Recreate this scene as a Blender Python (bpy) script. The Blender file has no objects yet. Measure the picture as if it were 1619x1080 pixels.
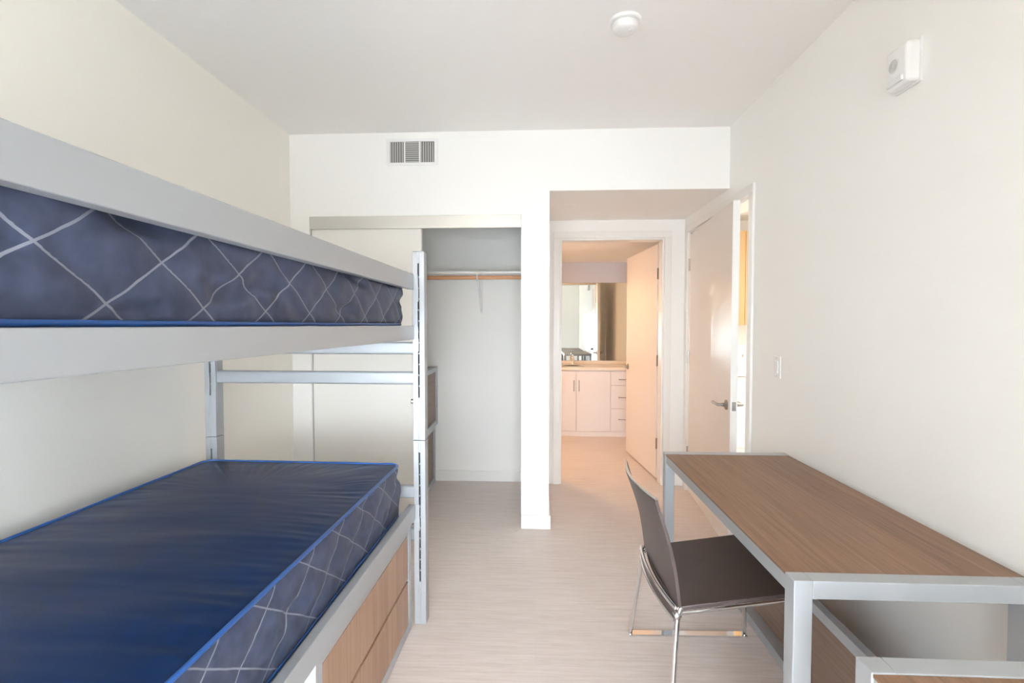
import bpy, bmesh, math, random
from mathutils import Vector, Matrix, noise
random.seed(4)
sc = bpy.context.scene
COL = sc.collection
PI = math.pi

# ------------------------------------------------------------------ camera
F, CX, CY, VX, VY, CAMH = 776.0, 809.5, 540.0, 846.0, 514.0, 1.40
yaw = math.atan((VX-CX)/F); pitch = math.atan((CY-VY)/F*math.cos(yaw))
fw = Vector((-math.sin(yaw)*math.cos(pitch), math.cos(yaw)*math.cos(pitch), -math.sin(pitch)))
rt = Vector((math.cos(yaw), math.sin(yaw), 0)); up = rt.cross(fw)
cam_d = bpy.data.cameras.new('camera'); cam = bpy.data.objects.new('camera', cam_d); COL.objects.link(cam)
m = Matrix((rt, up, -fw)).transposed().to_4x4(); m.translation = (0, 0, CAMH); cam.matrix_world = m
cam_d.sensor_width = 36; cam_d.lens = F/1619*36; cam_d.clip_start = 0.02
sc.camera = cam

# ------------------------------------------------------------------ world, exposure, lights
vs = sc.view_settings
vs.view_transform = 'Standard'; vs.look = 'None'; vs.gamma = 1; vs.exposure = 0.48; vs.use_curve_mapping = False
w = bpy.data.worlds.new('world'); sc.world = w; w.use_nodes = True
bg = w.node_tree.nodes['Background']; bg.inputs[0].default_value = (0.80, 0.90, 1.0, 1); bg.inputs[1].default_value = 2.0
sc.cycles.use_denoising = True
sc.cycles.max_bounces = 14; sc.cycles.diffuse_bounces = 8; sc.cycles.glossy_bounces = 6; sc.cycles.transmission_bounces = 8
sc.cycles.sample_clamp_indirect = 8.0
def area(name, loc, rot, sx, sy, power, col, spread=180):
    d = bpy.data.lights.new(name, 'AREA'); d.shape = 'RECTANGLE'; d.size = sx; d.size_y = sy
    d.energy = power; d.color = col; d.spread = math.radians(spread)
    o = bpy.data.objects.new(name, d); COL.objects.link(o); o.location = loc; o.rotation_euler = rot
    return o
def point(name, loc, r, power, col):
    d = bpy.data.lights.new(name, 'POINT'); d.shadow_soft_size = r; d.energy = power; d.color = col
    o = bpy.data.objects.new(name, d); COL.objects.link(o); o.location = loc; return o
area('daylight', (-0.1, -4.6, 1.9), (PI/2-math.radians(6), 0, 0), 4.2, 3.0, 620, (0.90, 0.95, 1.0), 120)
area('window_daylight', (-0.40, -1.40, 0.80), (PI/2-math.radians(8), 0, math.radians(28)), 1.75, 1.3, 84, (0.83, 0.92, 1.0), 130)
point('bedroom_fill_light', (-0.55, -0.25, 2.40), 0.14, 10, (1.0, 0.78, 0.50))  # added warm fill for the ceiling and upper walls, source unseen
area('bath_lamp_light', (-0.12, 4.95, 2.22), (0, 0, 0), 0.14, 0.14, 13, (1.0, 0.60, 0.33))
area('side_room_lamp_light', (2.3, 4.0, 2.55), (0, 0, 0), 0.5, 0.5, 36, (1.0, 0.97, 0.92))

# ------------------------------------------------------------------ materials
def mat(name, col, rough=0.5, metal=0.0, spec=0.5, coat=0.0, bump=None, var=None):
    m = bpy.data.materials.new(name); m.use_nodes = True
    nt = m.node_tree; b = nt.nodes['Principled BSDF']
    b.inputs['Base Color'].default_value = (*col, 1); b.inputs['Roughness'].default_value = rough
    b.inputs['Metallic'].default_value = metal; b.inputs['Specular IOR Level'].default_value = spec
    b.inputs['Coat Weight'].default_value = coat
    if bump or var:
        tc = nt.nodes.new('ShaderNodeTexCoord')
    if bump:
        sc_, st, dist = bump
        n = nt.nodes.new('ShaderNodeTexNoise'); n.inputs['Scale'].default_value = sc_; n.inputs['Detail'].default_value = 3
        nt.links.new(tc.outputs['Object'], n.inputs['Vector'])
        bp = nt.nodes.new('ShaderNodeBump'); bp.inputs['Strength'].default_value = st; bp.inputs['Distance'].default_value = dist
        nt.links.new(n.outputs['Fac'], bp.inputs['Height']); nt.links.new(bp.outputs['Normal'], b.inputs['Normal'])
    if var:
        sc_, amt = var
        n = nt.nodes.new('ShaderNodeTexNoise'); n.inputs['Scale'].default_value = sc_; n.inputs['Detail'].default_value = 4
        nt.links.new(tc.outputs['Object'], n.inputs['Vector'])
        r = nt.nodes.new('ShaderNodeValToRGB')
        r.color_ramp.elements[0].position = .3; r.color_ramp.elements[1].position = .7
        r.color_ramp.elements[0].color = (*[c*(1-amt) for c in col], 1); r.color_ramp.elements[1].color = (*[min(1, c*(1+amt)) for c in col], 1)
        nt.links.new(n.outputs['Fac'], r.inputs['Fac']); nt.links.new(r.outputs['Color'], b.inputs['Base Color'])
    return m

def wood(name, axis, c1, c2, c3, rough=0.42, scale=1.0, coord='Object'):
    """straight-grained veneer: axis is the direction of the grain (0,1,2)"""
    m = bpy.data.materials.new(name); m.use_nodes = True; nt = m.node_tree; b = nt.nodes['Principled BSDF']
    tc = nt.nodes.new('ShaderNodeTexCoord'); L = nt.links.new
    def layer(across, along, detail, dist=0.0):
        mp = nt.nodes.new('ShaderNodeMapping'); s = [across*scale]*3; s[axis] = along*scale; mp.inputs['Scale'].default_value = s
        L(tc.outputs[coord], mp.inputs['Vector'])
        n = nt.nodes.new('ShaderNodeTexNoise'); n.inputs['Scale'].default_value = 1; n.inputs['Detail'].default_value = detail
        n.inputs['Distortion'].default_value = dist
        L(mp.outputs[0], n.inputs['Vector']); return n
    n1 = layer(55, 1.6, 3, .3); n2 = layer(230, 5, 4); n3 = layer(9, .5, 2, .5)
    mx = nt.nodes.new('ShaderNodeMix'); mx.data_type = 'FLOAT'; mx.inputs[0].default_value = .5
    L(n1.outputs['Fac'], mx.inputs[2]); L(n2.outputs['Fac'], mx.inputs[3])
    mx2 = nt.nodes.new('ShaderNodeMix'); mx2.data_type = 'FLOAT'; mx2.inputs[0].default_value = .3
    L(mx.outputs[0], mx2.inputs[2]); L(n3.outputs['Fac'], mx2.inputs[3])
    r = nt.nodes.new('ShaderNodeValToRGB'); e = r.color_ramp.elements
    e[0].position = .36; e[0].color = (*c1, 1); e[1].position = .64; e[1].color = (*c3, 1)
    k = e.new(.5); k.color = (*c2, 1)
    L(mx2.outputs[0], r.inputs['Fac']); L(r.outputs['Color'], b.inputs['Base Color'])
    bp = nt.nodes.new('ShaderNodeBump'); bp.inputs['Strength'].default_value = .15; bp.inputs['Distance'].default_value = .001
    L(n2.outputs['Fac'], bp.inputs['Height']); L(bp.outputs['Normal'], b.inputs['Normal'])
    b.inputs['Roughness'].default_value = rough; b.inputs['Specular IOR Level'].default_value = .28
    return m

M = {}
M['wall'] = mat('wall_paint', (.90, .895, .87), .55, bump=(180, .06, .002))
M['wall_warm_lit'] = mat('wall_paint_warm_lit', (.90, .88, .82), .55, bump=(180, .06, .002))  # same wall paint, tinted to carry the warm light on the left wall
M['ceiling'] = mat('ceiling_paint', (.91, .90, .88), .7, bump=(120, .06, .002))
M['trim'] = mat('trim_paint', (.84, .835, .81), .3)
M['white'] = mat('white_plastic', (.84, .84, .83), .35)
M['offwhite'] = mat('off_white_plastic', (.72, .72, .69), .45)
M['door'] = mat('door_paint', (.76, .69, .63), .30, coat=.1)
M['doorbath'] = mat('bath_door_paint', (.86, .80, .76), .30, coat=.1)
M['closetdoor'] = mat('sliding_door_laminate', (.86, .845, .80), .35)
M['silver'] = mat('silver_painted_steel', (.415, .435, .455), .40, metal=.40, bump=(400, .04, .001))
M['alu'] = mat('brushed_aluminium_track', (.62, .61, .585), .32, metal=.8)
M['chrome'] = mat('chrome', (.80, .80, .80), .07, metal=1)
M['nickel'] = mat('satin_nickel', (.40, .39, .375), .30, metal=1)
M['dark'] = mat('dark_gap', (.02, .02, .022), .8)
M['grey'] = mat('grey_plastic', (.30, .30, .30), .5)
M['mirror'] = mat('mirror_silver', (.88, .92, .90), .01, metal=1)
M['cab'] = mat('white_laminate', (.82, .80, .82), .32)
M['counter'] = mat('counter_solid_surface', (.82, .74, .64), .22, var=(60, .04))
M['leather'] = mat('dark_brown_leather', (.050, .036, .033), .38, bump=(350, .25, .001), var=(8, .12))
M['tan'] = wood('tan_cabinet_laminate', 2, (.46, .28, .13), (.54, .35, .17), (.60, .40, .21), .4)
M['rodwood'] = wood('closet_rod_wood', 0, (.44, .22, .11), (.54, .28, .15), (.62, .35, .20), .4)
W3 = ((.128, .068, .038), (.195, .109, .062), (.252, .150, .090))
M['woodY'] = wood('walnut_veneer_lengthwise', 1, *W3)
M['woodZ'] = wood('walnut_veneer_upright', 2, (.22, .128, .080), (.29, .175, .115), (.35, .225, .155))
M['woodYd'] = wood('walnut_veneer_panel', 1, (.135, .085, .060), (.18, .118, .085), (.225, .152, .112))
M['bluepipe'] = mat('blue_vinyl_piping', (.012, .070, .25), .34, coat=.1)

def floor_mat():
    m = bpy.data.materials.new('floor_vinyl'); m.use_nodes = True; nt = m.node_tree; b = nt.nodes['Principled BSDF']; L = nt.links.new
    tc = nt.nodes.new('ShaderNodeTexCoord')
    def layer(sx, sy, detail):
        mp = nt.nodes.new('ShaderNodeMapping'); mp.inputs['Scale'].default_value = (sx, sy, 1); L(tc.outputs['Object'], mp.inputs['Vector'])
        n = nt.nodes.new('ShaderNodeTexNoise'); n.inputs['Scale'].default_value = 1; n.inputs['Detail'].default_value = detail; L(mp.outputs[0], n.inputs['Vector']); return n
    a = layer(3.5, 75, 5); c = layer(14, 260, 3)
    # long planks with slightly different tones
    br = nt.nodes.new('ShaderNodeTexBrick'); br.inputs['Scale'].default_value = 1
    br.inputs['Color1'].default_value = (.42, .42, .42, 1); br.inputs['Color2'].default_value = (.58, .58, .58, 1); br.inputs['Mortar'].default_value = (.45, .45, .45, 1)
    br.inputs['Mortar Size'].default_value = .0006; br.inputs['Brick Width'].default_value = 1.2; br.inputs['Row Height'].default_value = .18
    L(tc.outputs['Object'], br.inputs['Vector'])
    mx = nt.nodes.new('ShaderNodeMix'); mx.data_type = 'FLOAT'; mx.inputs[0].default_value = .4
    L(a.outputs['Fac'], mx.inputs[2]); L(c.outputs['Fac'], mx.inputs[3])
    mx2 = nt.nodes.new('ShaderNodeMix'); mx2.data_type = 'FLOAT'; mx2.inputs[0].default_value = .22
    L(mx.outputs[0], mx2.inputs[2]); L(br.outputs['Color'], mx2.inputs[3])
    r = nt.nodes.new('ShaderNodeValToRGB'); e = r.color_ramp.elements
    e[0].position = .36; e[0].color = (.60, .515, .47, 1); e[1].position = .64; e[1].color = (.775, .695, .66, 1)
    L(mx2.outputs[0], r.inputs['Fac']); L(r.outputs['Color'], b.inputs['Base Color'])
    b.inputs['Roughness'].default_value = .42; b.inputs['Specular IOR Level'].default_value = .45
    bp = nt.nodes.new('ShaderNodeBump'); bp.inputs['Strength'].default_value = .12; bp.inputs['Distance'].default_value = .001
    L(c.outputs['Fac'], bp.inputs['Height']); L(bp.outputs['Normal'], b.inputs['Normal'])
    return m
M['floor'] = floor_mat()

SP_S, SP_Z = .205, .146        # quilting lattice
def quilt_mat():
    m = bpy.data.materials.new('quilted_blue_ticking'); m.use_nodes = True; nt = m.node_tree; b = nt.nodes['Principled BSDF']; L = nt.links.new
    uv = nt.nodes.new('ShaderNodeUVMap'); uv.uv_map = 'quilt'
    n0 = nt.nodes.new('ShaderNodeTexNoise'); n0.inputs['Scale'].default_value = 9; L(uv.outputs[0], n0.inputs['Vector'])
    ad = nt.nodes.new('ShaderNodeVectorMath'); ad.operation = 'MULTIPLY_ADD'; ad.inputs[1].default_value = (.007, .007, 0)
    L(n0.outputs['Color'], ad.inputs[0]); L(uv.outputs[0], ad.inputs[2])
    sp = nt.nodes.new('ShaderNodeSeparateXYZ'); L(ad.outputs[0], sp.inputs[0])
    def math_(op, a, b_=None):
        n = nt.nodes.new('ShaderNodeMath'); n.operation = op
        for i, v in enumerate((a, b_)):
            if v is None: continue
            if isinstance(v, (int, float)): n.inputs[i].default_value = v
            else: L(v, n.inputs[i])
        return n.outputs[0]
    s = math_('DIVIDE', sp.outputs[0], SP_S); z = math_('DIVIDE', sp.outputs[1], SP_Z)
    def line(v):
        f = math_('ABSOLUTE', math_('SUBTRACT', math_('FRACT', math_('ADD', v, .5)), .5))
        return math_('LESS_THAN', f, .0165)
    ln = math_('MAXIMUM', line(math_('ADD', s, z)), line(math_('SUBTRACT', s, z)))
    nb = nt.nodes.new('ShaderNodeTexNoise'); nb.inputs['Scale'].default_value = 22; nb.inputs['Detail'].default_value = 5; L(uv.outputs[0], nb.inputs['Vector'])
    r = nt.nodes.new('ShaderNodeValToRGB'); e = r.color_ramp.elements
    e[0].position = .3; e[0].color = (.028, .036, .064, 1); e[1].position = .7; e[1].color = (.054, .065, .110, 1)
    L(nb.outputs['Fac'], r.inputs['Fac'])
    mx = nt.nodes.new('ShaderNodeMix'); mx.data_type = 'RGBA'; L(ln, mx.inputs[0]); L(r.outputs['Color'], mx.inputs[6]); mx.inputs[7].default_value = (.19, .20, .235, 1)
    L(mx.outputs[2], b.inputs['Base Color'])
    b.inputs['Roughness'].default_value = .48; b.inputs['Specular IOR Level'].default_value = .25
    wv = nt.nodes.new('ShaderNodeTexNoise'); wv.inputs['Scale'].default_value = 1200; L(uv.outputs[0], wv.inputs['Vector'])
    bp = nt.nodes.new('ShaderNodeBump'); bp.inputs['Strength'].default_value = .15; bp.inputs['Distance'].default_value = .0006
    L(wv.outputs['Fac'], bp.inputs['Height']); L(bp.outputs['Normal'], b.inputs['Normal'])
    return m
M['quilt'] = quilt_mat()
M['navy'] = mat('navy_vinyl_cover', (.006, .018, .060), .34, spec=.12, bump=(500, .12, .0008), var=(5, .12))

# ------------------------------------------------------------------ mesh helpers
def box(bm, x0, x1, y0, y1, z0, z1):
    v = [bm.verts.new((x, y, z)) for z in (z0, z1) for y in (y0, y1) for x in (x0, x1)]
    for f in ((0, 2, 3, 1), (4, 5, 7, 6), (0, 1, 5, 4), (2, 6, 7, 3), (0, 4, 6, 2), (1, 3, 7, 5)):
        bm.faces.new([v[i] for i in f])
def B(*boxes):
    bm = bmesh.new()
    for b in boxes: box(bm, *b)
    return bm
def spline(pts, n=8):
    P = [Vector(p) for p in pts]; out = []
    for i in range(len(P)-1):
        a = P[i-1] if i else P[0]*2-P[1]; b, c = P[i], P[i+1]; d = P[i+2] if i+2 < len(P) else P[-1]*2-P[-2]
        for k in range(n):
            t = k/n
            out.append(.5*((2*b)+(c-a)*t+(2*a-5*b+4*c-d)*t*t+(3*b-a-3*c+d)*t**3))
    return out+[P[-1]]
def fillet(pts, r, n=6):
    P = [Vector(p) for p in pts]; out = [P[0]]
    for i in range(1, len(P)-1):
        a, b, c = P[i-1], P[i], P[i+1]; u = (a-b); v = (c-b); rr = min(r, u.length*.45, v.length*.45)
        p0 = b+u.normalized()*rr; p1 = b+v.normalized()*rr
        for k in range(n+1):
            t = k/n; out.append((1-t)**2*p0+2*t*(1-t)*b+t*t*p1)
    return out+[P[-1]]
def tube(bm, pts, r, seg=12, closed=False, ry=None, cap=True):
    P = [Vector(p) for p in pts]; n = len(P)
    T = []
    for i in range(n):
        a = P[(i-1) % n] if (closed or i) else P[0]; b = P[(i+1) % n] if (closed or i < n-1) else P[-1]
        T.append((b-a).normalized())
    ref = Vector((0, 0, 1)) if abs(T[0].z) < .9 else Vector((1, 0, 0))
    N = (ref-T[0]*ref.dot(T[0])).normalized(); rings = []
    for i in range(n):
        if i: N = (N-T[i]*N.dot(T[i])).normalized()
        Bn = T[i].cross(N)
        rings.append([bm.verts.new(P[i]+N*(math.cos(2*PI*k/seg)*r)+Bn*(math.sin(2*PI*k/seg)*(ry or r))) for k in range(seg)])
    for i in range(n if closed else n-1):
        a, b = rings[i], rings[(i+1) % n]
        for k in range(seg): bm.faces.new((a[k], a[(k+1) % seg], b[(k+1) % seg], b[k]))
    if cap and not closed: bm.faces.new(rings[0][::-1]); bm.faces.new(rings[-1])
def lathe(bm, prof, c=(0, 0, 0), axis='z', seg=32):
    rings = []
    for r, h in prof:
        ring = []
        for k in range(seg):
            a = 2*PI*k/seg; x, y = r*math.cos(a), r*math.sin(a)
            p = {'z': (x, y, h), 'x': (h, x, y), 'y': (y, h, x)}[axis]
            ring.append(bm.verts.new((c[0]+p[0], c[1]+p[1], c[2]+p[2])))
        rings.append(ring)
    for a, b in zip(rings, rings[1:]):
        for k in range(seg): bm.faces.new((a[k], a[(k+1) % seg], b[(k+1) % seg], b[k]))
    bm.faces.new(rings[0][::-1]); bm.faces.new(rings[-1])
def obj(name, bm, m, parent=None, smooth=False, bevel=0, label=None, keep=False):
    bmesh.ops.recalc_face_normals(bm, faces=bm.faces[:])
    me = bpy.data.meshes.new(name)
    if smooth:
        for f in bm.faces: f.smooth = True
    bm.to_mesh(me); bm.free(); me.materials.append(m)
    o = bpy.data.objects.new(name, me); COL.objects.link(o)
    if parent: o.parent = parent
    if bevel:
        b = o.modifiers.new('bevel', 'BEVEL'); b.width = bevel; b.segments = 3; b.limit_method = 'ANGLE'; b.angle_limit = math.radians(40)
        b.harden_normals = False
    if smooth:
        try: me.set_sharp_from_angle(angle=math.radians(50))
        except Exception: pass
    if label: o['label'] = label
    return o
def thing(name, label, cat, loc=(0, 0, 0), rotz=0, group=None):
    o = bpy.data.objects.new(name, None); COL.objects.link(o); o.empty_display_size = .05
    o.location = loc; o.rotation_euler = (0, 0, rotz); o['label'] = label; o['category'] = cat
    if group: o['group'] = group
    return o
def tag(o, label, cat, group=None):
    o['label'] = label; o['category'] = cat
    if group: o['group'] = group
    return o
def struct(name, bm, m, parent=None, bevel=0, label=None, smooth=False):
    o = obj(name, bm, m, parent, bevel=bevel, smooth=smooth, label=label)
    if not parent: o['kind'] = 'structure'
    return o
def dup(root, loc=None, rotz=None, label=None, group=None):
    def cp(o, par):
        c = o.copy(); COL.objects.link(c); c.parent = par
        for ch in o.children: cp(ch, c)
        return c
    r = cp(root, None)
    if loc is not None: r.location = loc
    if rotz is not None: r.rotation_euler = (0, 0, rotz)
    if label: r['label'] = label
    if group: r['group'] = group
    return r

# ------------------------------------------------------------------ room shell
XL, XR, YB, YR, ZC = -1.69, 1.283, 3.341, -1.00, 2.707
struct('floor', B((-1.95, 3.6, -1.9, 7.0, -.08, 0)), M['floor'])
struct('ceiling', B((XL-.14, XR+.12, YR-.14, YB+.12, ZC, ZC+.1)), M['ceiling'])
struct('ceiling_nook', B((.096, XR, YB+.12, 4.30, 2.305, 2.42)), M['ceiling'])
struct('ceiling_closet', B((XL, .096, YB+.12, 4.40, 2.50, 2.6)), M['ceiling'])
struct('ceiling_bath', B((-.70, XR+.12, 4.42, 6.85, 2.25, 2.35)), M['ceiling'])
struct('ceiling_side_room', B((1.403, 3.5, 2.5, 6.1, 2.62, 2.72)), M['ceiling'])
struct('wall_left', B((XL-.14, XL, YR-.14, 4.50, 0, ZC)), M['wall_warm_lit'])
# closet / nook facade
struct('wall_back', B((XL, -1.556, YB, YB+.12, 0, 2.147), (XL, -.095, YB, YB+.12, 2.147, ZC), (-.095, .096, YB, YB+.12, 0, ZC),
                      (.096, XR, YB, YB+.12, 2.303, ZC)), M['wall'])
struct('wall_partition', B((-.02, .096, YB+.12, 4.40, 0, 2.5)), M['wall'])
struct('wall_closet_back', B((XL, -.02, 4.35, 4.42, 0, 2.5)), M['wall'])
struct('wall_bath_front', B((.096, .215, 4.30, 4.42, 0, 2.42), (1.11, XR, 4.30, 4.42, 0, 2.42), (.215, 1.11, 4.30, 4.42, 2.15, 2.42),
                            (-.70, .096, 4.42, 4.47, 0, 2.42)), M['wall'])
struct('wall_right', B((XR, XR+.12, YR-.14, 3.010, 0, ZC), (XR, XR+.12, 4.185, 6.85, 0, ZC), (XR, XR+.12, 3.010, 4.185, 2.175, ZC)), M['wall'])
WX0, WX1, WZ0, WZ1 = -1.45, .62, .12, 1.78
struct('wall_rear', B((XL, WX0, YR-.14, YR, 0, ZC), (WX1, XR, YR-.14, YR, 0, ZC), (WX0, WX1, YR-.14, YR, 0, WZ0), (WX0, WX1, YR-.14, YR, WZ1, ZC)), M['wall'])
M['bathwall_daylit'] = mat('bath_wall_daylit_tint', (.60, .60, .67), .5, bump=(180, .06, .002))  # lavender of cool daylight mixed into the wall colour
struct('wall_bath_back', B((-.70, XR, 6.72, 6.85, 0, 2.25)), M['bathwall_daylit'])
struct('wall_bath_left', B((-.82, -.70, 4.42, 6.85, 0, 2.35)), M['wall'])
struct('wall_side_room_back', B((1.403, 3.5, 5.9, 6.0, 0, 2.62)), M['wall'])
struct('wall_side_room_right', B((3.4, 3.5, 2.5, 6.0, 0, 2.62)), M['wall'])
struct('wall_side_room_front', B((1.403, 3.5, 2.5, 2.6, 0, 2.62)), M['wall'])

# window behind the viewpoint
wn = struct('window_1', B((WX0, WX0+.05, YR-.10, YR-.05, WZ0, WZ1), (WX1-.05, WX1, YR-.10, YR-.05, WZ0, WZ1), (WX0+.05, WX1-.05, YR-.10, YR-.05, WZ0, WZ0+.05),
                          (WX0+.05, WX1-.05, YR-.10, YR-.05, WZ1-.05, WZ1), (-.435, -.395, YR-.10, YR-.05, WZ0+.05, WZ1-.05)), M['trim'])
gl = bpy.data.materials.new('window_glass'); gl.use_nodes = True
b_ = gl.node_tree.nodes['Principled BSDF']; b_.inputs['Transmission Weight'].default_value = 1; b_.inputs['Roughness'].default_value = 0; b_.inputs['IOR'].default_value = 1.02
for i, (a, b2) in enumerate(((WX0+.05, -.435), (-.395, WX1-.05))):
    obj('pane', B((a, b2, YR-.08, YR-.074, WZ0+.05, WZ1-.05)), gl, wn)
struct('window_sill', B((WX0-.03, WX1+.03, YR-.14, YR+.05, WZ0-.03, WZ0)), M['trim'], wn)

# baseboards (9.5 cm) round the room
BH = .095
def base(name, *bx): return struct(name, B(*bx), M['trim'], bevel=.002)
base('baseboard_right', (XR-.012, XR, YR, 2.953, 0, BH))
base('baseboard_left', (XL, XL+.012, YR, YB, 0, BH))
base('baseboard_back', (XL+.012, -1.556, YB-.012, YB, 0, BH), (-.095, .108, YB-.012, YB, 0, BH), (.096, .108, YB, 4.285, 0, BH))
base('baseboard_closet', (XL, -.032, 4.338, 4.35, 0, BH), (-.032, -.02, YB+.12, 4.35, 0, BH), (XL, XL+.012, YB+.12, 4.338, 0, BH))
base('baseboard_rear', (XL+.012, XR-.012, YR, YR+.012, 0, BH))
# door casings and jambs
def casing(name, bx): return struct(name, B(*bx), M['trim'], bevel=.003)
CT = .016
casing('trim_1', [(.158, .215, 4.30-CT, 4.30, 0, 2.15), (1.11, 1.167, 4.30-CT, 4.30, 0, 2.15), (.158, 1.167, 4.30-CT, 4.30, 2.15, 2.208)])
casing('trim_2', [(.215, .232, 4.302, 4.42, 0, 2.133), (1.093, 1.11, 4.302, 4.42, 0, 2.133), (.215, 1.11, 4.302, 4.42, 2.133, 2.15)])
casing('trim_3', [(XR-CT, XR, 2.954, 3.010, 0, 2.175), (XR-CT, XR, 4.185, 4.242, 0, 2.175), (XR-CT, XR, 2.954, 4.242, 2.175, 2.232)])
casing('trim_4', [(XR+.002, XR+.118, 3.010, 3.027, 0, 2.158), (XR+.002, XR+.118, 4.168, 4.185, 0, 2.158), (XR+.002, XR+.118, 3.010, 4.185, 2.158, 2.175)])
# closet jambs are plain drywall; header track with a brushed metal fascia
tk = struct('trim_5', B((-1.554, -.097, YB+.004, YB+.016, 2.062, 2.147), (-1.554, -.097, YB+.016, YB+.105, 2.135, 2.147)), M['alu'], label='brushed metal fascia of the sliding door track')

# ------------------------------------------------------------------ doors
def lever(parent, x, y, z, side, along, m, depth=.055, ln=.105):
    """lever handle: rosette + neck on face x, lever pointing along +-y"""
    bm = bmesh.new()
    lathe(bm, [(.031, 0), (.031, side*.007), (.024, side*.012), (.012, side*.016), (.012, side*.03)], (x, y, z), 'x', 28)
    obj('rosette', bm, m, parent, smooth=True)
    bm = bmesh.new()
    tube(bm, fillet([(x+side*.028, y, z), (x+side*depth, y, z), (x+side*depth, y+along*ln, z)], .016), .0095, 12)
    obj('lever', bm, m, parent, smooth=True)
def hinge(parent, x, y, z, lw, ang, m, h=.09):
    bm = bmesh.new(); lathe(bm, [(.007, -h/2), (.007, h/2)], (x, y, z), 'z', 12)
    dx, dy = math.cos(ang), math.sin(ang)
    nx, ny = -dy*.0015, dx*.0015
    for z0, z1 in ((-h/2, h/2),):
        v = [bm.verts.new((x+dx*a+nx*s, y+dy*a+ny*s, z+zz)) for zz in (z0, z1) for s in (-1, 1) for a in (0, lw)]
        for f in ((0, 2, 3, 1), (4, 5, 7, 6), (0, 1, 5, 4), (2, 6, 7, 3), (0, 4, 6, 2), (1, 3, 7, 5)): bm.faces.new([v[i] for i in f])
    return obj('hinge', bm, m, parent)

# door_1: bathroom door, hung on the right jamb, standing open into the bathroom.  local: hinge at origin, leaf along +y
d1 = bpy.data.objects.new('door_1', None); COL.objects.link(d1); d1['kind'] = 'structure'
d1.location = (1.098, 4.47, 0); d1.rotation_euler = (0, 0, math.radians(5.2))
LW = .98
obj('door_leaf', B((-.005, .037, 0, LW, .012, 2.125)), M['doorbath'], d1, bevel=.002)
obj('door_edge', B((-.0045, .0365, -.0035, -.0002, .013, 2.124)), M['trim'], d1, label='white painted hinge edge')
for z in (.33, 1.08, 1.86): hinge(d1, .02, -.008, z, .03, math.radians(-178), M['nickel'], .10)
lever(d1, -.005, LW-.065, .95, -1, -1, M['nickel']); lever(d1, .037, LW-.065, .95, 1, -1, M['nickel'])
# door_2: door in the right wall, hung on the far jamb, a few degrees ajar into the bedroom. local: leaf along -y
d2 = bpy.data.objects.new('door_2', None); COL.objects.link(d2); d2['kind'] = 'structure'
d2.location = (XR+.004, 4.162, 0); d2.rotation_euler = (0, 0, math.radians(-4.9))
LW2 = 1.12
obj('door_leaf', B((0, .042, -LW2, 0, .012, 2.152)), M['door'], d2, bevel=.002)
obj('door_edge', B((.0005, .0415, -LW2-.0035, -LW2-.0002, .013, 2.151)), M['trim'], d2, label='white painted latch edge')
obj('latch_plate', B((.010, .033, -LW2-.0055, -LW2-.0036, .875, .93)), M['nickel'], d2)
obj('latch_bolt', B((.016, .027, -LW2-.014, -LW2-.0056, .893, .912)), M['nickel'], d2)
for z in (.33, 1.13, 1.90): hinge(d2, -.006, .006, z, .022, math.radians(90), M['nickel'], .10)
lever(d2, 0, -LW2+.07, .902, -1, 1, M['nickel'], ln=.11); lever(d2, .042, -LW2+.07, .902, 1, 1, M['nickel'])
# closet sliding doors (both pushed to the left)
d3 = struct('door_3', B((-1.5525, -.782, YB+.022, YB+.056, .012, 2.075)), M['closetdoor'], bevel=.002)
obj('jamb_gap_shadow', B((-1.5548, -1.5527, YB+.020, YB+.058, .012, 2.075)), M['grey'], d3, label='dark strip for the shadow between door and jamb')  # dark strip set in for the shadow line beside the jamb
d4 = struct('door_4', B((-1.553, -.80, YB+.066, YB+.10, .012, 2.075)), M['closetdoor'], bevel=.002)
obj('floor_guide', B((-.86, -.81, YB+.02, YB+.10, 0, .010)), M['grey'], d4)

# ------------------------------------------------------------------ bunk bed
BR = math.radians(-1.4)
bed = thing('bunk_bed', 'silver-grey metal bunk bed frame with slotted posts along the left wall', 'bunk bed', (-.506, 2.225, 0), BR)
PW, HP = .055, .868
def post(x0, y0, lo, front):
    """square post with a keyhole slot in its inner face: front=-1 slot faces -y, +1 faces +y"""
    bm = bmesh.new(); x1, y1 = x0+PW, y0+PW
    z0, z1 = (0.004, HP-.0012) if lo else (HP+.0012, 1.733)
    s0, s1 = (.204, .811) if lo else (1.066, 1.682)
    xs0, xs1 = x0+.0235, x0+.0315
    t = .012
    if front < 0: ya, yb, yc = y0, y0+t, y1
    else: ya, yb, yc = y1-t, y1, y0
    box(bm, x0, x1, min(yb if front < 0 else y0, yc), max(yc if front < 0 else ya, y0+.001), z0, z1) if False else None
    if front < 0: box(bm, x0, x1, y0+t, y1, z0, z1)
    else: box(bm, x0, x1, y0, y1-t, z0, z1)
    box(bm, x0, xs0, ya, yb, z0, z1); box(bm, xs1, x1, ya, yb, z0, z1)
    box(bm, xs0, xs1, ya, yb, z0, s0); box(bm, xs0, xs1, ya, yb, s1, z1)
    return bm, (xs0, xs1, ya, yb, s0, s1)
SLX = 0
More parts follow.
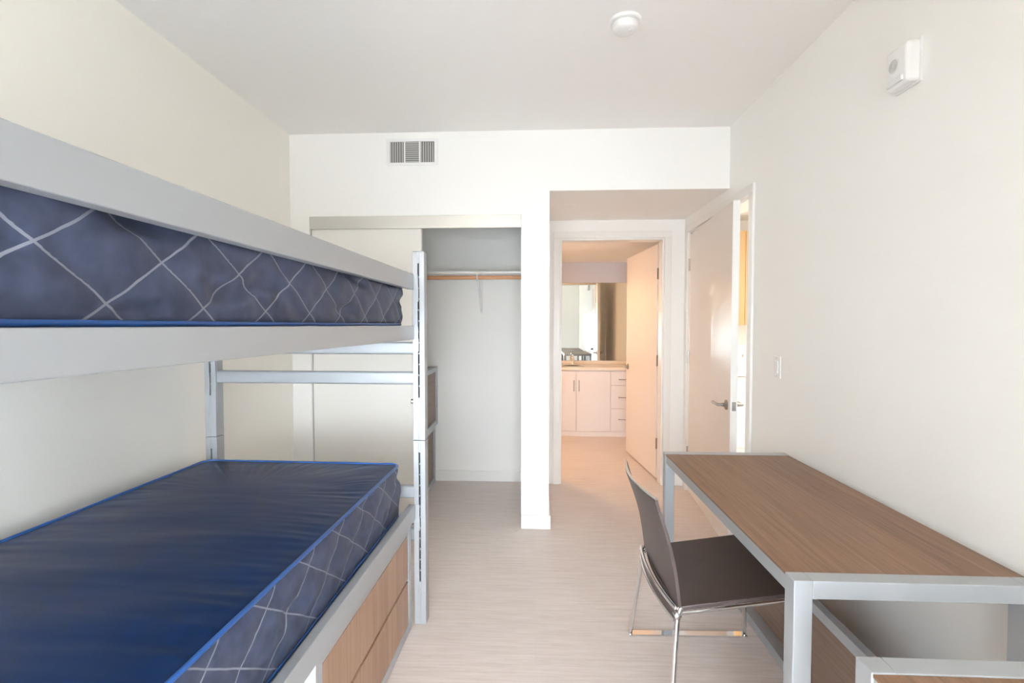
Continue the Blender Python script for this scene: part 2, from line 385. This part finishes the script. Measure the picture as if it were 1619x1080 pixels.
for (px, py, fr) in ((-PW, 0, -1), (-1.062, 0, -1), (-PW, -2.035, 1), (-1.062, -2.035, 1)):
    for lo in (True, False):
        bm, (xs0, xs1, ya, yb, s0, s1) = post(px, py, lo, fr)
        p = obj('post', bm, M['silver'], bed, bevel=.0016)
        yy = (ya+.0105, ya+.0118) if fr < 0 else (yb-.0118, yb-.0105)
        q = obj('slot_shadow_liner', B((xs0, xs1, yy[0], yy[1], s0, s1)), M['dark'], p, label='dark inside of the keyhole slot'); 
        bm = bmesh.new(); z = s0+.05; k = 0
        while z < s1-.03:
            d = .0035 if k % 2 else .0025
            ty = (ya+.002, ya+.010) if fr < 0 else (yb-.010, yb-.002)
            if k % 2: box(bm, xs0, xs0+.0055, *ty, z, z+.006)
            else: box(bm, xs1-.0055, xs1, *ty, z, z+.006)
            z += .05; k += 1
        obj('slot_teeth', bm, M['silver'], p)['kind'] = 'stuff'
    obj('post_cap', B((px+.001, px+PW-.001, py+.001, py+PW-.001, 1.733, 1.737)), M['grey'], bed, bevel=.001)
    obj('foot', B((px+.003, px+PW-.003, py+.003, py+PW-.003, 0, .004)), M['grey'], bed)
# end bars (flat oval tubes) at both ends
def bar(y, zc, hh, dd, name='end_bar'):
    bm = bmesh.new(); r = .009; n = 6
    prof = []
    for (cy, cz, a0) in ((dd/2-r, hh/2-r, 0), (-dd/2+r, hh/2-r, PI/2), (-dd/2+r, -hh/2+r, PI), (dd/2-r, -hh/2+r, 3*PI/2)):
        for k in range(n+1):
            a = a0+PI/2*k/n; prof.append((cy+r*math.cos(a), cz+r*math.sin(a)))
    A = [bm.verts.new((-1.008, y+p[0], zc+p[1])) for p in prof]; C = [bm.verts.new((-.0555, y+p[0], zc+p[1])) for p in prof]
    for k in range(len(prof)): bm.faces.new((A[k], A[(k+1) % len(prof)], C[(k+1) % len(prof)], C[k]))
    bm.faces.new(A); bm.faces.new(C[::-1])
    obj(name, bm, M['silver'], bed, smooth=True)
for y in (.0275, -2.035+.0275):
    for zc, hh in ((1.293, .058), (1.154, .060), (.62, .058), (.42, .058)): bar(y, zc, hh, .030)
# side rails
def rail(name, x0, x1, z0, z1):
    return obj(name, B((x0, x1, -1.974, -.006, z0, z1)), M['silver'], bed, bevel=.0025)
rails = [rail('guard_rail', -.076, -.046, 1.562, 1.631), rail('upper_side_rail', -.076, -.046, 1.334, 1.397), rail('lower_side_rail', -.076, -.046, .502, .572),
         rail('upper_side_rail', -1.072, -1.042, 1.334, 1.397), rail('lower_side_rail', -1.072, -1.042, .502, .572), rail('guard_rail', -1.072, -1.042, 1.562, 1.631)]
for r_, (x, z0, z1) in zip(rails, ((-.046, 1.562, 1.631), (-.046, 1.334, 1.397), (-.046, .502, .572), (-1.046, 1.334, 1.397), (-1.046, .502, .572), (-1.046, 1.562, 1.631))):
    # hook plate that folds across the post face into the slot
    obj('hook_plate', B((x, x+.018, -.0055, -.0015, z0+.004, z1-.002), (x+.014, x+.018, -.0015, .0095, z0+.008, z1-.008), (x+.012, x+.020, -.0045, -.001, z0-.055, z0+.004)), M['silver'], r_, label='bright hook plate')
# platform decks
for z in (1.372, .522):
    obj('mattress_deck', B((-1.041, -.077, -1.96, -.02, z, z+.016)), M['silver'], bed)
obj('adjuster_knob', (lambda bm: (lathe(bm, [(.004, 0), (.011, .003), (.011, .012), (.007, .016)], (-PW-.018, .027, 1.045), 'x', 16), bm)[1])(bmesh.new()), M['nickel'], bed, smooth=True)

# ------------------------------------------------------------------ mattresses
def mattress(name, label, x0, x1, y0, y1, z0, H, s_anchor, z_anchor, seed, crease):
    t = thing(name, label, 'mattress', bed.location, BR, 'bunk mattresses' if False else None)
    t.location.z = z0
    rc = .055; hx, hy = (x1-x0)/2, (y1-y0)/2; cx, cy = (x0+x1)/2, (y0+y1)/2
    # perimeter samples: (x, y, nx, ny, s) starting on the +x side going +y
    per = []; step = .0085
    def line(ax, ay, bx, by, nx, ny):
        L = math.hypot(bx-ax, by-ay); n = max(2, int(L/step))
        for k in range(n): per.append((ax+(bx-ax)*k/n, ay+(by-ay)*k/n, nx, ny))
    def arc(ax, ay, a0):
        n = 12
        for k in range(n): a = a0+PI/2*k/n; per.append((ax+rc*math.cos(a), ay+rc*math.sin(a), math.cos(a), math.sin(a)))
    line(x1, y0+rc, x1, y1-rc, 1, 0); arc(x1-rc, y1-rc, 0); line(x1-rc, y1, x0+rc, y1, 0, 1); arc(x0+rc, y1-rc, PI/2)
    line(x0, y1-rc, x0, y0+rc, -1, 0); arc(x0+rc, y0+rc, PI); line(x0+rc, y0, x1-rc, y0, 0, -1); arc(x1-rc, y0+rc, -PI/2)
    n = len(per); S = [0.0]
    for i in range(1, n): S.append(S[-1]+math.hypot(per[i][0]-per[i-1][0], per[i][1]-per[i-1][1]))
    S = [s+y0+rc-s_anchor for s in S]
    NZ = 26
    bm = bmesh.new(); uvl = bm.loops.layers.uv.new('quilt'); rows = []
    for j in range(NZ+1):
        tz = j/NZ; z = .004+tz*(H-.008); row = []
        for i in range(n):
            x, y, nx, ny = per[i]; s = S[i]; zz = (z-z_anchor)
            u = s/SP_S+zz/SP_Z; v = s/SP_S-zz/SP_Z
            puff = (abs(math.sin(PI*u))*abs(math.sin(PI*v)))**.45
            env = math.sin(PI*min(1, max(0, tz)))**.35 if 0 < tz < 1 else 0
            wr = noise.noise(Vector((s*3.2, z*26, seed)))*.0055+noise.noise(Vector((s*13, z*17+s*6, seed+3)))*.0035
            wr += crease*max(0, noise.noise(Vector((s*5+z*9, z*14-s*3, seed+9)))-.22)*-.03
            d = -.016+env*(.0105+.0075*puff+wr*.9)
            row.append(bm.verts.new((x+nx*d, y+ny*d, z)))
        rows.append(row)
    for j in range(NZ):
        za = .004+j/NZ*(H-.008); zb = .004+(j+1)/NZ*(H-.008)
        for i in range(n):
            i2 = (i+1) % n
            f = bm.faces.new((rows[j][i], rows[j][i2], rows[j+1][i2], rows[j+1][i]))
            sa = S[i]; sb = S[i2] if i2 else S[i]+step
            for lp, (a, b) in zip(f.loops, ((sa, za), (sb, za), (sb, zb), (sa, zb))): lp[uvl].uv = (a, b-z_anchor)
    bm.faces.ensure_lookup_table()
    side = obj('quilted_side', bm, M['quilt'], t, smooth=True)
    side.data.materials[0] = M['quilt']
    # top and bottom covers: rings shrinking onto the long medial segment
    for top in (True, False):
        bm = bmesh.new(); K = 26 if top else 3; rings = []
        for k in range(K+1):
            tt = (k/K)**1.5 if top else k/K; ring = []
            for i in range(n):
                x, y, nx, ny = per[i]; px, py = x-nx*.016, y-ny*.016
                qy = max(y0+hx, min(y1-hx, py)); X = px+(cx-px)*tt; Y = py+(qy-py)*tt
                if top:
                    edge = min(1, tt*7)
                    dome = .010*math.sin(PI/2*min(1, tt*1.6))
                    s = S[i]; dist = tt*hx
                    puck = math.exp(-dist/.085)*edge*(noise.noise(Vector((s*34, dist*4, seed)))*.0065+noise.noise(Vector((s*80, dist*5, seed+5)))*.0024)
                    big = noise.noise(Vector((X*2.4, Y*7.5, seed+2)))*.0040+noise.noise(Vector((X*5, Y*23, seed+7)))*.0009+noise.noise(Vector((X*14, Y*50, seed+8)))*.0004
                    z = H-.003+dome+puck+big*edge
                else: z = .003
                ring.append(bm.verts.new((X, Y, z)))
            rings.append(ring)
        for a, b in zip(rings, rings[1:]):
            for i in range(n): bm.faces.new((a[i], a[(i+1) % n], b[(i+1) % n], b[i]))
        bmesh.ops.remove_doubles(bm, verts=bm.verts[:], dist=1e-5)
        obj('top_cover' if top else 'bottom_cover', bm, M['navy'], t, smooth=True)
        bm = bmesh.new(); zz = H-.002 if top else .006
        pts = [(p[0]-p[2]*.012, p[1]-p[3]*.012, zz+noise.noise(Vector((S[i]*7, seed, 1)))*.0012) for i, p in enumerate(per) if i % 3 == 0]
        tube(bm, pts, .0055, 8, closed=True)
        obj('piping', bm, M['bluepipe'], t, smooth=True)
    return t
# world anchor Y of a seam crossing -> local s; s runs as local y on the visible side
mattress('mattress', 'dark blue quilted mattress on the upper bunk behind the guard rail', -1.03, -.078, -1.965, -.022, 1.3965, .205, .797-2.225, .1115, 2.0, 1.6)
mattress('mattress', 'navy vinyl mattress with bright blue piping on the lower bunk', -1.03, -.090, -1.965, -.045, .5435, .230, .80-2.225, .12, 11.0, 1.2)

# ------------------------------------------------------------------ drawer units (silver frame, walnut drawers). local: front face at y=0 facing -y, x centred
def drawer_unit(name, label, W, D, H, rows, loc, rotz, group=None, tb=.04, fm='woodZ'):
    t = thing(name, label, 'drawer unit', loc, rotz, group); h = W/2
    bxs = []
    for x0 in (-h, h-tb):
        for y0 in (0, D-tb): bxs.append((x0, x0+tb, y0, y0+tb, .003, H))
    for z0 in (.003, H-tb):
        for y0 in (0, D-tb): bxs.append((-h+tb, h-tb, y0, y0+tb, z0, z0+tb))
        for x0 in (-h, h-tb): bxs.append((x0, x0+tb, tb, D-tb, z0, z0+tb))
    obj('frame', B(*bxs), M['silver'], t, bevel=.002)
    for x0 in (-h+.012, h-.024): obj('side_panel', B((x0, x0+.012, tb-.002, D-tb+.002, tb, H-tb)), M['woodYd'], t)
    obj('back_panel', B((-h+tb, h-tb, D-.02, D-.012, tb, H-tb)), M['woodYd'], t)
    obj('top_panel', B((-h+tb, h-tb, tb, D-tb, H-.022, H-.006)), M['woodYd'], t)
    z0, z1 = tb+.004, H-tb-.004; hh = (z1-z0)/rows
    for k in range(rows):
        a, b = z0+k*hh+(.007 if k else 0), z0+(k+1)*hh-(.007 if k < rows-1 else 0)
        dr = obj('drawer', B((-h+tb+.002, h-tb-.002, .002, .022, a, b)), M[fm], t, bevel=.0015)
        obj('drawer_box', B((-h+tb+.03, h-tb-.03, .022, D-.06, a+.015, b-.025)), M['grey'], dr)
    return t
u1 = drawer_unit('drawer_unit', 'long low two-drawer walnut unit under the lower bunk', .93, .62, .497, 2, (-.5795, 1.735, 0), math.radians(90)+BR)
u2 = drawer_unit('drawer_unit', 'walnut drawer unit standing on the closet floor, lower of two', .78, .62, .515, 2, (-.889-.39, 3.70, 0), 0)
u3 = drawer_unit('drawer_unit', 'walnut drawer unit stacked on another in the closet, topmost', .78, .62, .515, 2, (-.866-.39, 3.70, .517), 0)

# ------------------------------------------------------------------ desk
def make_desk(label, loc, rotz=0):
    """origin: near left corner on the floor, length along +y"""
    t = thing('desk', label, 'desk', loc, rotz); W, L, H, tb = .60, 1.258, .762, .046
    for y in (0, L-tb):
        fr = B((0, tb, y, y+tb, .003, H), (W-tb, W, y, y+tb, .003, H), (tb, W-tb, y, y+tb, H-tb, H), (tb, W-tb, y, y+tb, .003, .003+tb))
        obj('end_frame', fr, M['silver'], t, bevel=.0022)
    obj('side_rail', B((.004, .034, tb, L-tb, H-.049, H-.009)), M['silver'], t, bevel=.001)
    obj('side_rail', B((W-.034, W-.004, tb, L-tb, H-.049, H-.009)), M['silver'], t, bevel=.001)
    obj('desktop', B((0.002, W-.002, tb+.0005, L-tb-.0005, H-.0088, H-.002)), M['woodY'], t, bevel=.0008)
    px = .402
    obj('panel_bottom_rail', B((px-.048, px, tb, L-tb, .003, .045)), M['silver'], t, bevel=.002)
    obj('panel_top_rail', B((px-.005, px+.026, tb, L-tb, .318, .358)), M['silver'], t, bevel=.002)
    obj('modesty_panel', B((px+.001, px+.017, tb, L-tb, .045, .318)), M['woodYd'], t)
    return t
desk = make_desk('walnut-topped desk with a silver metal frame along the right wall, chair pushed to it', (.647, 1.236, 0))
d2_ = dup(desk, (.618, .956-1.258, 0), 0, 'walnut-topped desk nearest the viewer, only its far corner in view')

# ------------------------------------------------------------------ chair
ch = thing('chair', 'dark brown leather chair with chrome legs pushed up to the desk', 'chair', (.475, 1.89, 0), math.radians(1.6))
# local frame: chair faces +x, origin on floor under the rear of the seat
HWs = .232
def seatz(x): return .438+.135*x-.10*max(0, x-.40)**1.3
def slab(top, bot, n_u, n_v):
    """closed slab between two parametric sheets"""
    bm = bmesh.new()
    A = [[bm.verts.new(top(i/n_u, j/n_v)) for j in range(n_v+1)] for i in range(n_u+1)]
    C = [[bm.verts.new(bot(i/n_u, j/n_v)) for j in range(n_v+1)] for i in range(n_u+1)]
    for i in range(n_u):
        for j in range(n_v):
            bm.faces.new((A[i][j], A[i+1][j], A[i+1][j+1], A[i][j+1])); bm.faces.new((C[i][j], C[i][j+1], C[i+1][j+1], C[i+1][j]))
    for i in range(n_u):
        bm.faces.new((A[i][0], C[i][0], C[i+1][0], A[i+1][0])); bm.faces.new((A[i][n_v], A[i+1][n_v], C[i+1][n_v], C[i][n_v]))
    for j in range(n_v):
        bm.faces.new((A[0][j], A[0][j+1], C[0][j+1], C[0][j])); bm.faces.new((A[n_u][j], C[n_u][j], C[n_u][j+1], A[n_u][j+1]))
    return bm
def seat_pt(u, v, dz):
    yy = (v*2-1); bow = -.022*(1-yy*yy)*(1-u)
    x = .012+u*.45+bow
    return (x, yy*HWs, seatz(x)-.010*(1-yy*yy)*math.sin(PI*u)+dz-(.012*max(0, u-.9)/.1 if u > .9 else 0))
obj('seat', slab(lambda u, v: seat_pt(u, v, .006), lambda u, v: seat_pt(u, v, -.010), 24, 16), M['leather'], ch, smooth=True, bevel=.003)
BT = .372
def back_pt(u, v, off):
    """u up the back, v across"""
    yy = v*2-1; z = .440+u*BT
    x = .012-.086*u+.012*math.sin(PI*min(1, u*1.05))-.030*(1-yy*yy)*(.35+.65*u)
    return (x+off, yy*(HWs-.002+.008*u), z)
obj('backrest', slab(lambda u, v: back_pt(u, v, .006), lambda u, v: back_pt(u, v, -.006), 24, 18), M['leather'], ch, smooth=True, bevel=.002)
bm = bmesh.new(); tube(bm, [back_pt(1.012, k/16, 0) for k in range(17)], .0048, 10, ry=.0055)
obj('back_top_strip', bm, M['chrome'], ch, smooth=True)
# rear hanging edge of the sling between two bowed chrome bars
def rear_pt(v, z, ex=0): yy = v*2-1; return (-.004-.022*(1-yy*yy)+ex, yy*HWs, z)
obj('sling_edge', slab(lambda u, v: rear_pt(v, .401+u*.034, .002), lambda u, v: rear_pt(v, .401+u*.034, -.004), 4, 16), M['leather'], ch, smooth=True)
for z in (.441, .398):
    bm = bmesh.new(); tube(bm, [rear_pt(k/16, z, -.003) for k in range(17)], .0058, 10); obj('rear_bar', bm, M['chrome'], ch, smooth=True)
for s in (-1, 1):
    yT, yF = s*(HWs+.004), (.312 if s > 0 else -.275); fx = .478 if s > 0 else .432
    # side seat tube
    bm = bmesh.new(); tube(bm, [(x, yT, seatz(x)-.015) for x in (.0, .1, .2, .3, .4, .462)], .0062, 10)
    obj('seat_tube', bm, M['chrome'], ch, smooth=True)
    # rear leg: from seat corner down and outward
    bm = bmesh.new(); tube(bm, fillet([(.012, yT, .445), (.000, yT, .405), (-.033, yF, .012)], .02), .0092, 12); obj('leg', bm, M['chrome'], ch, smooth=True)
    bm = bmesh.new(); tube(bm, fillet([(.432, yT, .480), (.436, yT, .455), (fx, yF, .012)], .02), .0092, 12); obj('leg', bm, M['chrome'], ch, smooth=True)
    bm = bmesh.new()
    obj('floor_bar', B((-.040, fx+.008, yF-.019, yF+.019, 0, .009)), M['chrome'], ch, bevel=.002)
    bm = bmesh.new(); lathe(bm, [(.004, -.016), (.0115, -.012), (.0115, .012), (.004, .016)], (.0, yT, .420), 'y', 14); obj('corner_joint', bm, M['chrome'], ch, smooth=True)
bm = bmesh.new(); tube(bm, [(.44, -HWs, .478), (.44, HWs, .478)], .006, 10); obj('front_bar', bm, M['chrome'], ch, smooth=True)

# ------------------------------------------------------------------ closet fittings
sh = obj('closet_shelf', B((XL+.001, -.021, 3.99, 4.349, 1.818, 1.836)), M['trim'], bevel=.001)
tag(sh, 'white closet shelf above the wooden hanging rod', 'shelf')
ct = thing('closet_rod', 'round wooden hanging rod below the white closet shelf', 'rod', (0, 4.03, 1.790))
bm = bmesh.new(); tube(bm, [(XL+.012, 0, 0), (-.03, 0, 0)], .0165, 20); obj('rod', bm, M['rodwood'], ct, smooth=True)
for x in (XL+.001, -.033):
    bm = bmesh.new(); lathe(bm, [(.028, 0), (.028, .012)], (x, 0, 0), 'x', 20); obj('rod_cup', bm, M['white'], ct, smooth=True)
br = thing('shelf_bracket', 'white metal shelf and rod bracket at the middle of the closet', 'bracket', (-.475, 4.35, 0))
obj('wall_plate', B((-.013, .013, -.005, 0, 1.50, 1.815)), M['white'], br, bevel=.001)
obj('shelf_arm', B((-.011, .011, -.35, -.005, 1.808, 1.8175)), M['white'], br, bevel=.001)
bm = bmesh.new()
v0 = [(-.009, -.30, 1.806), (.009, -.30, 1.806), (.009, -.28, 1.806), (-.009, -.28, 1.806)]
v1 = [(-.009, -.020, 1.52), (.009, -.020, 1.52), (.009, -.005, 1.54), (-.009, -.005, 1.54)]
a = [bm.verts.new(v) for v in v0]; b = [bm.verts.new(v) for v in v1]
for k in range(4): bm.faces.new((a[k], a[(k+1) % 4], b[(k+1) % 4], b[k]))
bm.faces.new(a); bm.faces.new(b)
obj('brace', bm, M['white'], br)
bm = bmesh.new(); cyl = [(-.000, -.32+.024*math.sin(a_), 1.790-.024*math.cos(a_)) for a_ in [PI*(k/12)*1.25-1.0 for k in range(13)]]
tube(bm, [(0, -.345, 1.812), (0, -.347, 1.79)]+[(0, -.32+.024*math.cos(a_), 1.790+.024*math.sin(a_)) for a_ in [PI+PI*k/10 for k in range(1, 10)]]+[(0, -.292, 1.80)], .006, 8, ry=.011)
obj('rod_hook', bm, M['white'], br, smooth=True)

# ------------------------------------------------------------------ wall and ceiling fixtures
vt = thing('air_vent', 'white supply air register high on the wall above the closet', 'air vent', (-.836, YB, 2.574))
hw, hh = .178, .090
obj('register_frame', B((-hw, hw, -.006, 0, -hh, -.070), (-hw, hw, -.006, 0, .070, hh), (-hw, -.152, -.006, 0, -.070, .070), (.152, hw, -.006, 0, -.070, .070),
                        (-.057, -.047, -.006, 0, -.070, .070), (.047, .057, -.006, 0, -.070, .070)), M['white'], vt, bevel=.001)
obj('duct_shade_plate', B((-.152, .152, -.0012, -.0002, -.070, .070)), mat('duct_shade', (.10, .095, .09), .8), vt)  # closed dark plate, coloured for the shade inside the duct
M['louver'] = mat('louver_paint', (.42, .41, .39), .5)
for gx0, gx1, vert in ((-.152, -.057, True), (-.047, .047, False), (.057, .152, True)):
    if vert:
        n = 6; w_ = (gx1-gx0)/n
        for k in range(n): obj('louver', B((gx0+w_*k+.001, gx0+w_*k+.0095, -.0045, -.0013, -.0695, .0695)), M['louver'], vt)
    else:
        n = 10; w_ = .140/n
        for k in range(n): obj('louver', B((gx0+.0005, gx1-.0005, -.0045, -.0013, -.070+w_*k+.002, -.070+w_*k+.0105)), M['louver'], vt)
for x in (-.165, .165):
    bm = bmesh.new(); lathe(bm, [(.003, -.0075), (.004, -.006)], (x, 0, 0), 'y', 10); obj('screw', bm, M['white'], vt)

sd = thing('smoke_detector', 'round white smoke detector on the ceiling near the top edge', 'smoke detector', (.385, 2.175, ZC))
bm = bmesh.new(); lathe(bm, [(.068, 0), (.068, -.010), (.064, -.014), (.058, -.014)], seg=40); obj('base_ring', bm, M['white'], sd, smooth=True)
bm = bmesh.new(); lathe(bm, [(.057, -.0135), (.057, -.020), (.054, -.034), (.046, -.043), (.030, -.047), (.002, -.048)], seg=40); obj('sensor_cap', bm, M['white'], sd, smooth=True)
bm = bmesh.new(); lathe(bm, [(.0585, -.0145), (.0585, -.0185)], seg=40); obj('vent_gap', bm, M['offwhite'], sd, smooth=True)
bm = bmesh.new(); lathe(bm, [(.009, -.0465), (.009, -.0505), (.007, -.0515)], (.018, -.015, 0), seg=16); obj('test_button', bm, M['offwhite'], sd, smooth=True)

def cover(label, loc, r):
    t = thing('sprinkler_cover', label, 'sprinkler cover', loc)
    bm = bmesh.new(); lathe(bm, [(r, 0), (r, -.0012), (r-.004, -.0030), (.002, -.0032)], seg=40); obj('cover_plate', bm, M['ceiling'], t, smooth=True)
    bm = bmesh.new(); lathe(bm, [(r+.005, 0), (r+.005, -.0006)], seg=40); obj('escutcheon', bm, M['ceiling'], t, smooth=True)
cover('flat round sprinkler cover on the main ceiling by the left wall', (-1.372, 2.083, ZC), .045)
cover('flat round sprinkler cover on the low ceiling of the door nook', (.27, 3.75, 2.305), .040)

al = thing('wall_alarm', 'white square alarm sounder high on the right wall', 'alarm', (XR, 1.775, 2.285))
obj('alarm_housing', B((-.048, 0, -.052, .052, -.068, .068)), M['white'], al, bevel=.012)
obj('mounting_plate', B((-.008, 0, -.058, .058, -.074, .074)), M['white'], al, bevel=.003)
obj('strobe_lens', B((-.056, -.046, -.036, .040, -.060, -.040)), mat('strobe_lens', (.74, .75, .75), .15), al, bevel=.003)
bm = bmesh.new(); lathe(bm, [(.024, -.0475), (.024, -.0495), (.021, -.051), (.002, -.051)], (0, .008, .006), 'x', 32); obj('speaker_grille', bm, M['offwhite'], al, smooth=True)
for k in range(4):
    bm = bmesh.new(); r0 = .019-.0045*k
    tube(bm, [(-.0515, .008+r0*math.cos(2*PI*i/24), .006+r0*math.sin(2*PI*i/24)) for i in range(24)], .0009, 6, closed=True); obj('grille_ring', bm, M['louver'], al)

sw = thing('light_switch', 'white rocker light switch on the right wall beside the door', 'light switch', (XR, 2.657, 1.178))
obj('switch_plate', B((-.005, 0, -.037, .037, -.058, .058)), M['white'], sw, bevel=.002)
obj('rocker', B((-.0095, -.004, -.017, .017, -.033, .033)), M['trim'], sw, bevel=.002)
for z in (-.048, .048):
    bm = bmesh.new(); lathe(bm, [(.003, -.004), (.003, -.0058)], (0, 0, z), 'x', 10); obj('screw', bm, M['nickel'], sw)

lamp = thing('added_fill_lamp', 'unseen round ceiling lamp behind the viewpoint, added as warm fill', 'lamp', (-.55, -.25, ZC))  # unseen lamp body added to go with the warm fill
bm = bmesh.new(); lathe(bm, [(.17, 0), (.17, -.03), (.16, -.035)], seg=40); obj('lamp_base', bm, M['nickel'], lamp, smooth=True)
em = bpy.data.materials.new('fill_lamp_diffuser'); em.use_nodes = True
e_ = em.node_tree.nodes['Principled BSDF']; e_.inputs['Emission Color'].default_value = (1, .88, .7, 1); e_.inputs['Emission Strength'].default_value = 2.5
bm = bmesh.new(); lathe(bm, [(.158, -.035), (.150, -.06), (.11, -.082), (.05, -.092), (.002, -.094)], seg=40); obj('diffuser', bm, em, lamp, smooth=True)

# ------------------------------------------------------------------ bathroom
VY0 = 6.16
va = thing('vanity_cabinet', 'white bathroom vanity cabinet with two doors and three drawers', 'cabinet', (0, VY0, 0))
VX0, VX1 = -.25, 1.281
obj('cabinet_body', B((VX0, VX1, .020, .558, .0, .834)), M['cab'], va)
obj('toe_board', B((VX0, VX1, .006, .020, .0, .062)), M['cab'], va)
G = .004
def vdoor(x0, x1, hx):
    d = obj('door', B((x0+G, x1-G, 0, .018, .068, .826)), M['cab'], va, bevel=.0015)
    bm = bmesh.new(); tube(bm, fillet([(hx, 0, .575), (hx, -.028, .575), (hx, -.028, .705), (hx, 0, .705)], .008), .0045, 8); obj('handle', bm, M['nickel'], d, smooth=True)
vdoor(VX0, .090, .06); vdoor(.090, .517, .485); vdoor(.517, .942, .549)
for z0, z1 in ((.068, .357), (.357, .648), (.648, .826)):
    d = obj('drawer', B((.942+G, VX1-G, 0, .018, z0+G, z1-G)), M['cab'], va, bevel=.0015)
    zc = (z0+z1)/2+.01
    zc = {.068: .222, .357: .498, .648: .722}[z0]
    bm = bmesh.new(); tube(bm, fillet([(1.045, 0, zc), (1.045, -.028, zc), (1.178, -.028, zc), (1.178, 0, zc)], .008), .005, 8); obj('handle', bm, M['nickel'], d, smooth=True)
co = thing('countertop', 'cream bathroom counter on the vanity below the mirror', 'countertop', (0, VY0, 0))
obj('counter_slab', B((VX0, VX1, -.018, .558, .8345, .872)), M['counter'], co, bevel=.004)
obj('backsplash', B((VX0, VX1, .540, .558, .8725, .915)), M['counter'], co, bevel=.002)
bm = bmesh.new()
lathe(bm, [(.16, .0), (.165, .006), (.15, .008), (.14, .002), (.12, -.0), (.002, -.0)], (.47, .21, .8725), seg=36); obj('basin_rim', bm, M['white'], co, smooth=True)
fa = thing('faucet', 'chrome faucet on the bathroom counter in front of the mirror', 'faucet', (.505, VY0+.42, .8725))
bm = bmesh.new(); lathe(bm, [(.026, 0), (.026, .008), (.019, .014), (.018, .075), (.022, .085), (.022, .098), (.016, .106)], seg=24); obj('faucet_body', bm, M['chrome'], fa, smooth=True)
bm = bmesh.new(); tube(bm, fillet([(0, 0, .06), (0, -.07, .085), (0, -.125, .075), (0, -.13, .05)], .03), .0115, 12); obj('spout', bm, M['chrome'], fa, smooth=True)
bm = bmesh.new(); tube(bm, [(0, 0, .104), (0, .01, .118), (0, -.055, .135)], .007, 10); obj('handle', bm, M['chrome'], fa, smooth=True)
mi = obj('wall_mirror', B((-.10, 1.262, 6.712, 6.7195, .918, 1.972)), M['mirror'])
tag(mi, 'frameless wall mirror above the bathroom counter', 'mirror')
bl = thing('bath_lamp', 'ceiling lamp glowing warm inside the bathroom left of its doorway', 'lamp', (-.12, 4.95, 2.25))
bm = bmesh.new(); lathe(bm, [(.09, 0), (.09, -.02), (.08, -.024)], seg=32); obj('lamp_base', bm, M['nickel'], bl, smooth=True)

# ------------------------------------------------------------------ side room seen through the gap of the right-hand door
uc = thing('upper_cabinet', 'tan wooden wall cabinet seen through the gap of the right door', 'cabinet', (0, 5.55, 0))
obj('cabinet_body', B((1.75, 2.60, .02, .345, 1.40, 2.44)), M['tan'], uc)
for a, b in ((1.75, 2.033), (2.033, 2.317), (2.317, 2.60)): obj('door', B((a+.002, b-.002, 0, .018, 1.402, 2.438)), M['tan'], uc, bevel=.001)
lc = thing('base_cabinet', 'white base cabinet beyond the right-hand door', 'cabinet', (0, 5.30, 0))
obj('cabinet_body', B((1.60, 3.2, .02, .595, 0, .86)), M['cab'], lc)
for k in range(4): obj('door', B((1.60+.4*k+.002, 2.0+.4*k-.002, 0, .018, .1, .85)), M['cab'], lc)
sk = obj('worktop', B((1.60, 3.2, 5.27, 5.895, .861, .90)), M['white'], bevel=.003); tag(sk, 'white worktop beyond the right-hand door', 'worktop')
f2 = thing('faucet', 'curved chrome faucet glimpsed through the gap of the right door', 'faucet', (2.27, 5.52, .9005))
bm = bmesh.new(); lathe(bm, [(.024, 0), (.022, .02), (.014, .03), (.013, .10)], seg=20); obj('faucet_body', bm, M['chrome'], f2, smooth=True)
bm = bmesh.new(); tube(bm, spline([(0, 0, .09), (0, -.03, .16), (-.02, -.10, .17), (-.03, -.14, .11)], 8), .010, 10); obj('spout', bm, M['chrome'], f2, smooth=True)

# ------------------------------------------------------------------ crumb on the floor by the closet jamb
bm = bmesh.new(); bmesh.ops.create_icosphere(bm, subdivisions=2, radius=.008)
for v in bm.verts: v.co *= 1+.35*noise.noise(v.co*180); v.co.z *= .55; v.co.z += .0045
cr = obj('paper_scrap', bm, M['white']); cr.location = (-.125, 3.29, 0)
tag(cr, 'tiny white scrap on the floor beside the closet jamb', 'scrap')
